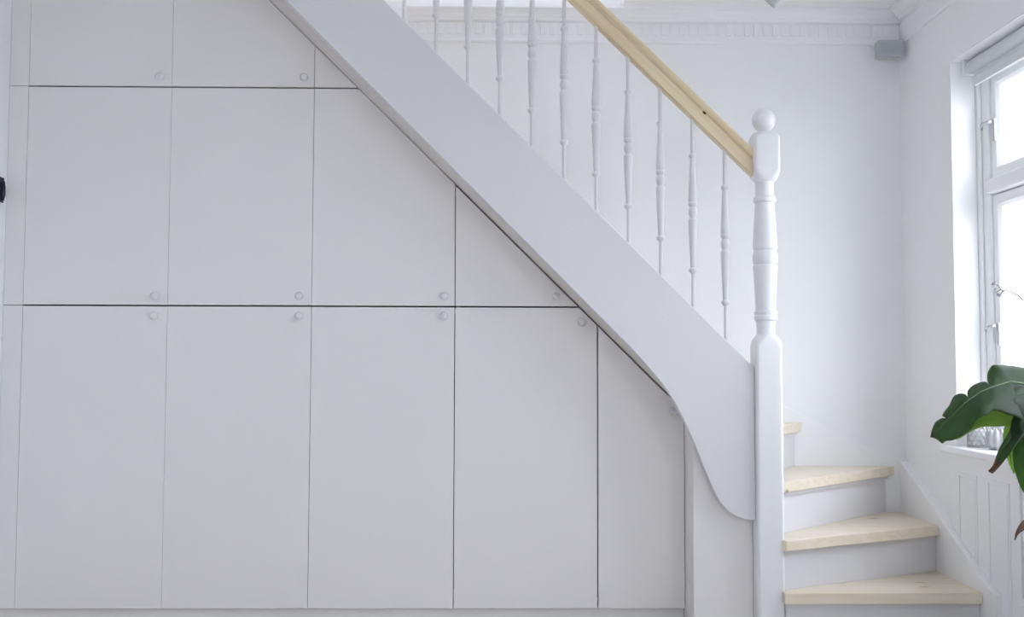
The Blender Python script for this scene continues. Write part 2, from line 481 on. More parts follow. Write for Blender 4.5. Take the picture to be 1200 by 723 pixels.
# ================================================================== THE STAIRCASE
ST = thing('staircase', 'white winder staircase with pale wooden treads, turned balusters and pine handrail', 'staircase', (1.0, 3.80, 0.0))
YS0, YS1 = 3.784, 3.824
def str_low(x): return 1.746 - 0.998*(x+0.155)
def str_top(x): return 1.024 + 0.994*(0.942-x)
curve = spline([(0.499, 1.083), (0.57, 1.003), (0.631, 0.926), (0.682, 0.838), (0.724, 0.747), (0.752, 0.677), (0.780, 0.607), (0.804, 0.553),
                (0.827, 0.514), (0.850, 0.489), (0.876, 0.471), (0.912, 0.457), (0.9545, 0.452)], 4)
outline = [(-1.15, str_low(-1.15))] + curve + [(0.9545, str_top(0.9545)), (-1.15, str_top(-1.15))]
stringer = prism('string_board', outline, YS0, YS1, 'y', 'stair', ST, 0.003)
# filled screw plugs dotted over the string board
for (px, pz) in ((0.545, 1.10), (0.66, 1.03), (0.62, 1.20), (0.745, 1.19), (0.40, 1.40), (0.28, 1.52)):
    lathe('screw_plug', [(0.0045, 0.0), (0.004, 0.0012), (0.001, 0.0014)], 'stair', stringer, (px, YS0, pz), 10, '-y')

# sloping lining under the flight
def door_line(x): return 1.725 - 0.985*(x+0.16)
sx0, sx1 = -1.15, 0.7332
bm = bmesh.new()
v = []
for x in (sx0, sx1):
    lo = str_low(x) if x < 0.5 else door_line(x)+0.028
    ya, yb = YS1+0.0005, 4.455
    za, zb = lo+0.0005, lo-0.030-0.026*(455/171-1)*0.35
    zm = door_line(x)+0.001
    v.append([bm.verts.new(p) for p in ((x, ya, za), (x, 4.0, zm), (x, yb, zm-0.002), (x, yb, zm+0.022), (x, 4.0, zm+0.022), (x, ya, za+0.022))])
n_ = len(v[0])
for i in range(n_): bm.faces.new((v[0][i], v[0][(i+1) % n_], v[1][(i+1) % n_], v[1][i]))
bm.faces.new(v[0]); bm.faces.new(v[1][::-1])
bm_obj('soffit', bm, 'soffit', ST)

# spandrel panel between the last cabinet and the newel
prism('spandrel_panel', [(0.7335, 0.0), (0.954, 0.0), (0.954, 0.70), (0.80, 0.70), (0.7335, 0.835)], 3.8305, 3.850, 'y', 'door', ST, 0.0015)
box('spandrel_return', (0.7335, 3.8515, 0.0), (0.7515, 4.30, 0.842), 'door', ST, 0.001)

# newel post
NX, NY = 1.004, 3.804
hN, cN = 0.049, 0.0075
angs = sorted({round(2*PI*k/48, 5) for k in range(48)} |
              {round((q*PI/2 + s*math.atan((hN-cN)/hN)) % (2*PI), 5) for q in range(4) for s in (1, -1)})
def sq(th, h, c):
    ca, sa = abs(math.cos(th)), abs(math.sin(th))
    return min(h/max(ca, sa), (2*h-c)/(ca+sa))
rows = []   # z, half width of square (or None), radius, blend 1 = square
def Q(z, h=hN): rows.append((z, h, 0, 1))
def O(z, r): rows.append((z, 0, r, 0))
Q(0.0); Q(1.090)
for t in (0.25, 0.5, 0.75, 0.95):
    rows.append((1.090+0.042*t, hN*(1-0.12*t*t), hN*0.98, 'cut%f' % t))
O(1.134, 0.036); O(1.138, 0.0345); O(1.165, 0.0340); O(1.186, 0.0365); O(1.190, 0.0420); O(1.199, 0.0435); O(1.206, 0.0425); O(1.208, 0.0395)
O(1.212, 0.0395); O(1.214, 0.0425); O(1.221, 0.0425); O(1.224, 0.0370); O(1.245, 0.0372); O(1.30, 0.0405); O(1.35, 0.0432); O(1.382, 0.0450); O(1.388, 0.0458)
O(1.392, 0.0455); O(1.394, 0.0420); O(1.398, 0.0420); O(1.402, 0.0445); O(1.412, 0.0468); O(1.425, 0.0470); O(1.437, 0.0455); O(1.445, 0.0420)
O(1.449, 0.0405); O(1.453, 0.0420); O(1.455, 0.0452); O(1.462, 0.0462); O(1.468, 0.0452); O(1.475, 0.0450); O(1.53, 0.0425); O(1.58, 0.0385); O(1.625, 0.0358)
O(1.630, 0.0370); O(1.632, 0.0410); O(1.640, 0.0425); O(1.648, 0.0410); O(1.652, 0.0360); O(1.658, 0.0345); O(1.690, 0.0338); O(1.706, 0.0345)
for t in (0.95, 0.75, 0.5, 0.25):
    rows.append((1.750-0.042*t, hN*(1-0.12*t*t), hN*0.98, 'cut%f' % t))
Q(1.752); Q(1.868)
for t in (0.25, 0.5, 0.75, 0.95):
    rows.append((1.868+0.028*t, hN*(1-0.10*t*t), hN*0.98, 'cut%f' % t))
O(1.8975, 0.030); O(1.899, 0.020)
bm = bmesh.new(); rr = []
for z, h, r, b in rows:
    ring = []
    for th in angs:
        if b == 1: q = sq(th, h, cN)
        elif b == 0: q = r
        else:
            t = float(b[3:])
            # corners of the square are turned away towards the round neck
            q = min(sq(th, hN, cN), (1.335-0.36*t)*hN) * (1-0.22*t**3)
        ring.append(bm.verts.new((NX+q*math.cos(th), NY+q*math.sin(th), z)))
    rr.append(ring)
n_ = len(angs)
for i in range(len(rr)-1):
    for k in range(n_): bm.faces.new((rr[i][k], rr[i][(k+1) % n_], rr[i+1][(k+1) % n_], rr[i+1][k]))
bm.faces.new(rr[0][::-1]); bm.faces.new(rr[-1])
newel = bm_obj('newel_post', bm, 'newel', ST, True)
newel.data.set_sharp_from_angle(angle=math.radians(28))
ball = [(0.021, 1.8992)] + [(0.0445*math.sin(a), 1.9435-0.0445*math.cos(a)) for a in [math.radians(t) for t in range(32, 180, 9)]] + [(0.002, 1.988)]
lathe('ball_finial', ball, 'newel', newel, (NX, NY, 0), 32)

# pine handrail: a moulded profile swept down to the newel
def rail_low(x): return 1.985 - 0.972*(x-0.692)
RA = math.atan(0.972)
half = [(0.000, 0.018), (0.003, 0.023), (0.020, 0.0255), (0.034, 0.0255), (0.038, 0.0215), (0.045, 0.0205), (0.049, 0.0265), (0.056, 0.0315), (0.064, 0.0315), (0.072, 0.026), (0.0765, 0.014)]
sec = [(y, v_) for v_, y in half] + [(-y, v_) for v_, y in half[::-1]]
bm = bmesh.new(); ends = []
for x in (0.9555, -1.15):
    ring = []
    for y, v_ in sec:
        # point of the profile on a vertical cut through the sloping rail
        ring.append(bm.verts.new((x, NY+y, rail_low(x) + v_/math.cos(RA))))
    ends.append(ring)
n_ = len(sec)
for k in range(n_): bm.faces.new((ends[0][k], ends[0][(k+1) % n_], ends[1][(k+1) % n_], ends[1][k]))
bm.faces.new(ends[0]); bm.faces.new(ends[1][::-1])
hr = bm_obj('handrail', bm, 'rail', ST, True)
hr.data.set_sharp_from_angle(angle=math.radians(40))
# the dark knot in its groove
kx = 0.775
bm = bmesh.new()
bmesh.ops.create_icosphere(bm, subdivisions=2, radius=1.0)
bmesh.ops.transform(bm, matrix=Matrix.Translation((kx, NY-0.0228, rail_low(kx)+0.0435/math.cos(RA))) @ Matrix.Rotation(RA, 4, 'Y') @ Matrix.Diagonal((0.0085, 0.0030, 0.0042, 1)), verts=bm.verts[:])
bm_obj('knot', bm, 'knot', hr, True)

# balusters
bx = [0.854 - 0.1208*k for k in range(15)]
prof0 = [(0.0075, 0.0), (0.0068, 0.06), (0.0065, 0.128), (0.0085, 0.132), (0.0150, 0.139), (0.0160, 0.144), (0.0150, 0.149), (0.0090, 0.153), (0.0100, 0.158),
         (0.0120, 0.20), (0.0148, 0.26), (0.0170, 0.315), (0.0172, 0.332), (0.0140, 0.337), (0.0115, 0.341), (0.0135, 0.347), (0.0162, 0.356), (0.0165, 0.364),
         (0.0150, 0.374), (0.0115, 0.381), (0.0145, 0.385), (0.0172, 0.391), (0.0172, 0.397), (0.0150, 0.400), (0.0172, 0.405), (0.0165, 0.42), (0.0135, 0.48), (0.0105, 0.54),
         (0.0088, 0.563), (0.0095, 0.567), (0.0135, 0.572), (0.0142, 0.576), (0.0130, 0.581), (0.0078, 0.585), (0.0072, 0.62), (0.0075, 0.725)]
for k, x in enumerate(bx):
    z0 = str_top(x) - 0.0
    top = rail_low(x) + 0.004
    # the turned pattern is the same on every baluster; only the plain top end is trimmed to the rail
    pr = [(r, h) for r, h in prof0 if z0+h < top-0.01] + [(0.0075, top-z0)]
    lathe('baluster', pr, 'stair', ST, (x, NY, z0), 16)

# treads and risers
T = {}
def z_of(n): return 0.202 + 0.190*(n-1) if n > 2 else (0.202, 0.386)[n-1]
plan = {
 1: [(1.0405, 3.722), (1.7595, 3.722), (1.7595, 4.14), (1.0545, 3.80), (1.0545, 3.7535), (1.0405, 3.7535)],
 2: [(1.0400, 3.7535), (1.0560, 3.7445), (1.7595, 4.083), (1.7595, 4.4695), (1.68, 4.4695), (1.0545, 3.872), (1.0545, 3.7535)],
 3: [(1.0545, 3.833), (1.7350, 4.4695), (1.25, 4.4695), (0.985, 4.01), (0.985, 3.8545), (1.0545, 3.8545)],
 4: [(0.972, 3.905), (1.333, 4.4695), (1.02, 4.4695), (0.93, 3.93), (0.93, 3.905)],
 5: [(0.9535, 3.8555), (1.06, 4.4695), (0.72, 4.4695), (0.72, 3.826), (0.9535, 3.826)],
}
for n in range(6, 16):
    nx = 0.77 - 0.1905*(n-6)
    plan[n] = [(nx, 3.8255), (nx, 4.4695), (nx-0.215, 4.4695), (nx-0.215, 3.8255)]
for n, pl in plan.items():
    z = z_of(n)
    T[n] = prism('tread', pl, z-0.040, z, 'z', 'tread', ST, 0.003)
noses = {1: ((1.0545, 3.722), (1.7595, 3.722)), 2: ((1.056, 3.7445), (1.7595, 4.083)), 3: ((1.0545, 3.833), (1.735, 4.4695)),
         4: ((0.972, 3.905), (1.333, 4.4695)), 5: ((0.955, 3.8655), (1.06, 4.4695))}
for n in range(6, 16): noses[n] = ((plan[n][0][0], 3.8255), (plan[n][0][0], 4.4695))
for n, (a, b) in noses.items():
    a, b = Vector(a), Vector(b); d = (b-a).normalized(); nn = Vector((-d.y, d.x))
    if n >= 6: nn = Vector((-1, 0))
    s = 0.027
    p, q = a+nn*s, b+nn*s+d*(0.12 if n <= 5 else 0)
    p2, q2 = p+nn*0.016, q+nn*0.016
    if n == 1: p.x = p2.x = 1.0532
    poly = [(p.x, p.y), (q.x, q.y), (q2.x, q2.y), (p2.x, p2.y)]
    # keep the riser inside the stair width and clear of the newel
    if n <= 2: poly = clip(poly, lambda t: t[0]-1.0532)
    if n == 3: poly = clip(clip(poly, lambda t: t[0]+t[1]-1.0545-3.8545), lambda t: 4.4695-t[1])
    if n in (4, 5): poly = clip(poly, lambda t: 4.4695-t[1])
    if n <= 3: poly = clip(poly, lambda t: 1.7595-t[0])
    zb = z_of(n-1)+0.0005 if n > 1 else 0.0
    prism('riser', poly, zb, z_of(n)-0.0405, 'z', 'stair', ST)
    if n in (3, 4):
        p, q = a+nn*0.014+d*0.03, b+nn*0.014-d*0.03
        p2, q2 = p+nn*0.012, q+nn*0.012
        poly = clip([(p.x, p.y), (q.x, q.y), (q2.x, q2.y), (p2.x, p2.y)], lambda t: 4.4695-t[1])
        prism('nosing_strip', poly, z_of(n)-0.054, z_of(n)-0.0405, 'z', 'stair', T[n])

# wall strings
ys = [3.632, 3.66, 3.733, 3.90, 4.084, 4.30, 4.4695]
prism('wall_string', [(3.632, 0.0)] + [(y, string_top(y)) if y > 3.633 else (3.632, 0.214) for y in ys] + [(4.4695, 0.0)], 1.760, XR-0.0005, 'x', 'trim', ST, 0.0025)
top = [(XR-0.001, 0.610), (1.60, 0.682), (1.484, 0.738), (1.253, 0.845), (1.08, 0.960), (0.95, 1.09)]
x = 0.80
while x > -1.2:
    top.append((x, str_top(x)+0.04)); x -= 0.25
low = [(x, z-0.38) for x, z in top[::-1] if x < 0.9]
prism('wall_string', top + low + [(0.95, 0.0), (XR-0.001, 0.0)], 4.470, YB-0.0005, 'y', 'trim', ST, 0.002)

# ================================================================== THE CABINETS UNDER THE STAIRS
X = [-1.841, -1.282, -0.723, -0.164, 0.394, 0.7325]
Z = [0.083, 1.246, 2.108, 2.545]
GAPX = [0.0005, 0.0005, 0.0009, 0.0016, 0.0022, 0.0012]
YD0, YD1 = 4.000, 4.019
knobs = {(0,2): (-1.323, 2.145), (1,2): (-0.760, 2.145), (0,1): (-1.325, 1.282), (1,1): (-0.768, 1.284), (2,1): (-0.204, 1.286), (3,1): (0.232, 1.287),
         (0,0): (-1.327, 1.206), (1,0): (-0.767, 1.207), (2,0): (-0.206, 1.209), (3,0): (0.331, 1.188), (4,0): (0.687, 0.842)}
labels = {
 (0,0): 'tall lower white cabinet beside the left wall, one knob at its upper corner',
 (1,0): 'tall lower white cabinet, second from the left wall',
 (2,0): 'tall lower white cabinet in the middle of the bottom row',
 (3,0): 'tall lower white cabinet with its upper corner clipped by the stair slope',
 (4,0): 'narrow lower white cabinet with slanted top beside the newel post',
 (0,1): 'square upper white cabinet beside the left wall in the middle row',
 (1,1): 'square upper white cabinet, second from the left wall in the middle row',
 (2,1): 'upper white cabinet with its top corner cut off along the stairs, middle row',
 (3,1): 'triangular white cabinet tucked under the stair slope, middle row, with a knob',
 (0,2): 'white cabinet in the top row beside the left wall, with a knob',
 (1,2): 'white cabinet in the top row, its corner cut by the stair string',
 (2,2): 'tiny triangular white cabinet without a knob in the top row under the stairs',
}
def cabinet(i, j):
    x0, x1, z0, z1 = X[i]+GAPX[i], X[i+1]-GAPX[i+1], Z[j]+(0.003 if j else 0.0), Z[j+1]-0.003
    gap = 0.002 if (i <= 2 and j >= 1) else 0.0065
    fn = lambda p: door_line(p[0]) - gap - p[1]
    poly = clip([(x0, z0), (x1, z0), (x1, z1), (x0, z1)], fn)
    # drop doubled corners
    poly = [p for k, p in enumerate(poly) if (Vector(p)-Vector(poly[k-1])).length > 0.004]
    cx = sum(p[0] for p in poly)/len(poly)
    t = thing('cabinet', labels[(i, j)], 'cabinet', (cx, 4.2, z0), 'white cabinets under the stairs')
    ins = 0.010
    body = clip([(x0+ins, z0+ins), (x1-ins, z0+ins), (x1-ins, z1-ins), (x0+ins, z1-ins)], lambda p: door_line(p[0]) - gap - 0.012 - p[1])
    prism('body', body, 4.0215, 4.452, 'y', 'carcass', t)
    d = prism('door', poly, YD0, YD1, 'y', 'door', t, 0.0012)
    if (i, j) in knobs:
        kx, kz = knobs[(i, j)]
        lathe('knob', [(0.0095, 0.0), (0.008, 0.004), (0.0075, 0.010), (0.012, 0.014), (0.0158, 0.019), (0.0160, 0.023), (0.0125, 0.0275), (0.006, 0.029)],
              'stair', d, (kx, YD0, kz), 20, '-y')
    return t
for j in range(3):
    for i in range(5):
        if (i, j) in labels: cabinet(i, j)

fl = thing('filler_panel', 'narrow white filler strip between the cabinets and the left wall', 'filler panel', (-1.88, 4.0, 0.08))
for za, zb in ((Z[0], Z[1]-0.001), (Z[1]+0.001, Z[2]-0.001), (Z[2]+0.001, Z[3])):
    box('filler_board', (XL+0.001, 4.0015, za), (X[0]-0.0012, 4.019, zb), 'door', fl, 0.001)
kb = box('plinth', (XL+0.001, 4.030, 0.0), (0.7325, 4.048, 0.0795), 'door', None, 0.001)
tag(kb, 'recessed white plinth board along the foot of the cabinets', 'plinth')
tf = box('top_filler', (XL+0.001, 4.001, Z[3]+0.003), (-1.152, 4.019, ZC-0.001), 'door', None, 0.001)
tag(tf, 'white filler board between the top cabinets and the ceiling', 'filler panel')

# ================================================================== SMALL THINGS
# loudspeaker in the corner under the cornice
sp = thing('loudspeaker', 'small grey loudspeaker mounted in the corner under the cornice', 'loudspeaker', (1.725, 4.45, 2.37))
bm = bmesh.new()
outl = [(1.668, 4.395), (1.768, 4.388), (1.780, 4.393), (1.786, 4.404), (1.786, 4.425), (1.760, 4.448), (1.690, 4.455), (1.668, 4.448)]
prism('cabinet_shell', outl, 2.372, 2.446, 'z', 'speaker', sp, 0.004, 2)
prism('grille', [(1.676, 4.3925), (1.764, 4.3865), (1.7645, 4.3905), (1.6765, 4.3965)], 2.380, 2.438, 'z', 'grille', sp, 0.001)
bm.free()
tube('bracket', [(1.735, 4.446, 2.410), (1.745, 4.472, 2.410), (1.748, 4.4995, 2.410)], 0.008, 'speaker', sp, 10)
lathe('wall_plate', [(0.020, 0.0), (0.020, 0.004), (0.012, 0.006)], 'speaker', sp, (1.748, YB, 2.410), 16, '-y')

# pendant lamp, its pointed foot just reaches into the picture
lx, ly, lz = 0.744, 2.70, 1.985
pl = thing('pendant_lamp', 'grey pendant lamp hanging from the ceiling, pointed tip downwards', 'lamp', (lx, ly, lz))
lathe('shade', [(0.002, 0.0), (0.006, 0.003), (0.012, 0.009), (0.020, 0.018), (0.050, 0.050), (0.095, 0.105), (0.122, 0.155), (0.126, 0.185), (0.110, 0.225), (0.070, 0.262), (0.030, 0.285), (0.018, 0.295)],
      'lamp', pl, (lx, ly, lz), 32)
lathe('socket_cap', [(0.018, 0.296), (0.018, 0.340), (0.010, 0.352), (0.004, 0.356)], 'metal', pl, (lx, ly, lz), 20)
tube('cord', [(lx, ly, lz+0.357), (lx, ly, ZC-0.031)], 0.003, 'upvc', pl, 8)
lathe('ceiling_rose', [(0.004, -0.030), (0.030, -0.024), (0.045, -0.008), (0.046, -0.001)], 'upvc', pl, (lx, ly, ZC), 24)

# dark hook on the left wall
hk = thing('wall_hook', 'dark coat hook on the left wall beside the cabinets', 'hook', (XL, 3.955, 1.69))
prism('back_plate', [(3.938, 1.640), (3.972, 1.640), (3.974, 1.690), (3.972, 1.738), (3.938, 1.738), (3.936, 1.690)], XL+0.0005, XL+0.005, 'x', 'dark', hk, 0.002)
tube('prong', [(XL+0.003, 3.955, 1.655), (XL+0.009, 3.955, 1.650), (XL+0.012, 3.955, 1.668), (XL+0.012, 3.955, 1.700), (XL+0.010, 3.955, 1.722)], [0.005, 0.006, 0.007, 0.007, 0.005], 'dark', hk, 12)

# honeycomb candle holder on the window board
hx, hy, hz = 1.842, 3.918, 0.710
ho = thing('candle_holder', 'small honeycomb lattice candle holder on the window board', 'candle holder', (hx, hy, hz))
R_, ncol = 0.036, 11
lathe('base', [(R_+0.001, 0.0005), (R_+0.001, 0.005), (R_-0.004, 0.006)], 'ceramic', ho, (hx, hy, hz), 24)
bm = bmesh.new()
wc = 2*PI*R_/ncol; rh = wc/math.sqrt(3); inner = 0.74
vt = {}
def cylp(u, h, r): a = u/R_; return (hx+r*math.cos(a), hy+r*math.sin(a), hz+h)
def gv(u, h, r):
    u_ = u % (2*PI*R_)
    key = (round(u_*5000) % round(2*PI*R_*5000), round(h*5000), r)
    if key not in vt: vt[key] = bm.verts.new(cylp(u_, h, r))
    return vt[key]
for row in range(6):
    for c in range(ncol):
        u0 = (c+0.5*(row % 2))*wc; h0 = 0.006+rh*(1+1.5*row)*0.98
        o1 = [(u0+rh*math.sin(a), h0+rh*math.cos(a)) for a in [k*PI/3 for k in range(6)]]
        i1 = [(u0+inner*(p[0]-u0), h0+inner*(p[1]-h0)) for p in o1]
        for k in range(6):
            a, b = k, (k+1) % 6
            fo = [gv(*o1[a], R_), gv(*o1[b], R_), gv(*i1[b], R_), gv(*i1[a], R_)]
            fi = [gv(*o1[a], R_-0.003), gv(*o1[b], R_-0.003), gv(*i1[b], R_-0.003), gv(*i1[a], R_-0.003)]
            for q in (fo, fi[::-1], [fo[2], fo[3], fi[3], fi[2]]):
                try: bm.faces.new(q)
                except ValueError: pass
bm_obj('lattice', bm, 'ceramic', ho)
lathe('bright_core', [(0.028, 0.0065), (0.0315, 0.008), (0.0318, 0.070), (0.029, 0.071), (0.0285, 0.012), (0.004, 0.010)], 'porcelain', ho, (hx, hy, hz), 28)  # white cylinder added so the lattice holes show bright

# scalloped porcelain bowl beside it
bx_, by_, bz_ = 1.862, 3.800, 0.710
bo = bmesh.new(); rings = []
for r, h in [(0.012, 0.0005), (0.024, 0.001), (0.034, 0.018), (0.037, 0.040), (0.033, 0.060), (0.028, 0.074), (0.025, 0.072), (0.030, 0.058), (0.033, 0.040), (0.030, 0.020), (0.020, 0.006), (0.006, 0.005)]:
    rings.append([bo.verts.new((bx_+r*(1+0.10*math.cos(9*2*PI*k/54))*math.cos(2*PI*k/54), by_+r*(1+0.10*math.cos(9*2*PI*k/54))*math.sin(2*PI*k/54), bz_+h+(0.005*math.cos(9*2*PI*k/54) if 0.055 < h else 0))) for k in range(54)])
for i in range(len(rings)-1):
    for k in range(54): bo.faces.new((rings[i][k], rings[i][(k+1) % 54], rings[i+1][(k+1) % 54], rings[i+1][k]))
bo.faces.new(rings[0][::-1]); bo.faces.new(rings[-1])
tag(bm_obj('scalloped_bowl', bo, 'ceramic', None, True), 'pale grey scalloped cup on the window board beside the honeycomb holder', 'cup')

# orchid on the window board: a bare arching twig with a few buds
orc = thing('orchid', 'thin bare orchid twig with a few small buds in front of the window', 'orchid', (1.835, 3.26, 0.71))
lathe('pot', [(0.036, 0.0005), (0.040, 0.004), (0.052, 0.095), (0.055, 0.098), (0.055, 0.108), (0.049, 0.108), (0.047, 0.095), (0.010, 0.092)], 'porcelain', orc, (1.835, 3.26, 0.710), 24)
stem = spline([(1.835, 3.26, 0.80), (1.838, 3.27, 0.95), (1.835, 3.31, 1.10), (1.822, 3.38, 1.20), (1.800, 3.46, 1.243), (1.788, 3.48, 1.264), (1.778, 3.50, 1.276), (1.765, 3.51, 1.285), (1.755, 3.52, 1.280), (1.748, 3.524, 1.268)], 4)
tube('twig', stem, [0.0030-0.0016*i/len(stem) for i in range(len(stem))], 'twig', orc, 8)
tube('side_twig', spline([(1.757, 3.519, 1.282), (1.750, 3.524, 1.286), (1.742, 3.527, 1.281), (1.736, 3.53, 1.276)], 3), 0.0013, 'twig', orc, 6)
tube('side_twig', spline([(1.752, 3.522, 1.285), (1.745, 3.526, 1.297), (1.738, 3.529, 1.306)], 3), 0.0011, 'twig', orc, 6)
for (b0, ln, ax) in (((1.731, 3.531, 1.308), 0.013, (1, 0, 0.35)), ((1.735, 3.531, 1.289), 0.009, (0.6, 0, 1)), ((1.744, 3.526, 1.268), 0.012, (0.8, 0.1, -0.6))):
    bm = bmesh.new(); bmesh.ops.create_icosphere(bm, subdivisions=2, radius=1.0)
    for v_ in bm.verts: v_.co.y *= 1.0 - 0.35*max(0, v_.co.x); v_.co.z *= 1.0-0.45*max(0, v_.co.x)
    bmesh.ops.transform(bm, matrix=Matrix.Translation(b0) @ Vector(ax).to_track_quat('X', 'Z').to_matrix().to_4x4() @ Matrix.Diagonal((ln*0.75, ln*0.42, ln*0.42, 1)), verts=bm.verts[:])
    bm_obj('bud', bm, 'bud', orc, True)
for k, a in enumerate((0.4, 2.4, 4.2)):
    P0 = Vector((1.835, 3.26, 0.805)); dr = Vector((math.cos(a)*0.3, math.sin(a), 0))
    bm = bmesh.new(); L = []
    for i in range(9):
        t = i/8; c = P0+dr*0.14*t+Vector((0, 0, 0.09*math.sin(t*2.2))); w = 0.024*math.sin(PI*min(1, 0.12+0.88*t))**0.7 if i < 8 else 0.001
        sd = Vector((-dr.y, dr.x, 0)).normalized()
        L.append([bm.verts.new(c+sd*w*s+Vector((0, 0, 0.006*abs(s)))) for s in (-1, 0, 1)])
    for i in range(8):
        for s in (0, 1): bm.faces.new((L[i][s], L[i][s+1], L[i+1][s+1], L[i+1][s]))
    o = bm_obj('leaf', bm, 'leaf', orc, True); md = o.modifiers.new('thick', 'SOLIDIFY'); md.thickness = 0.002

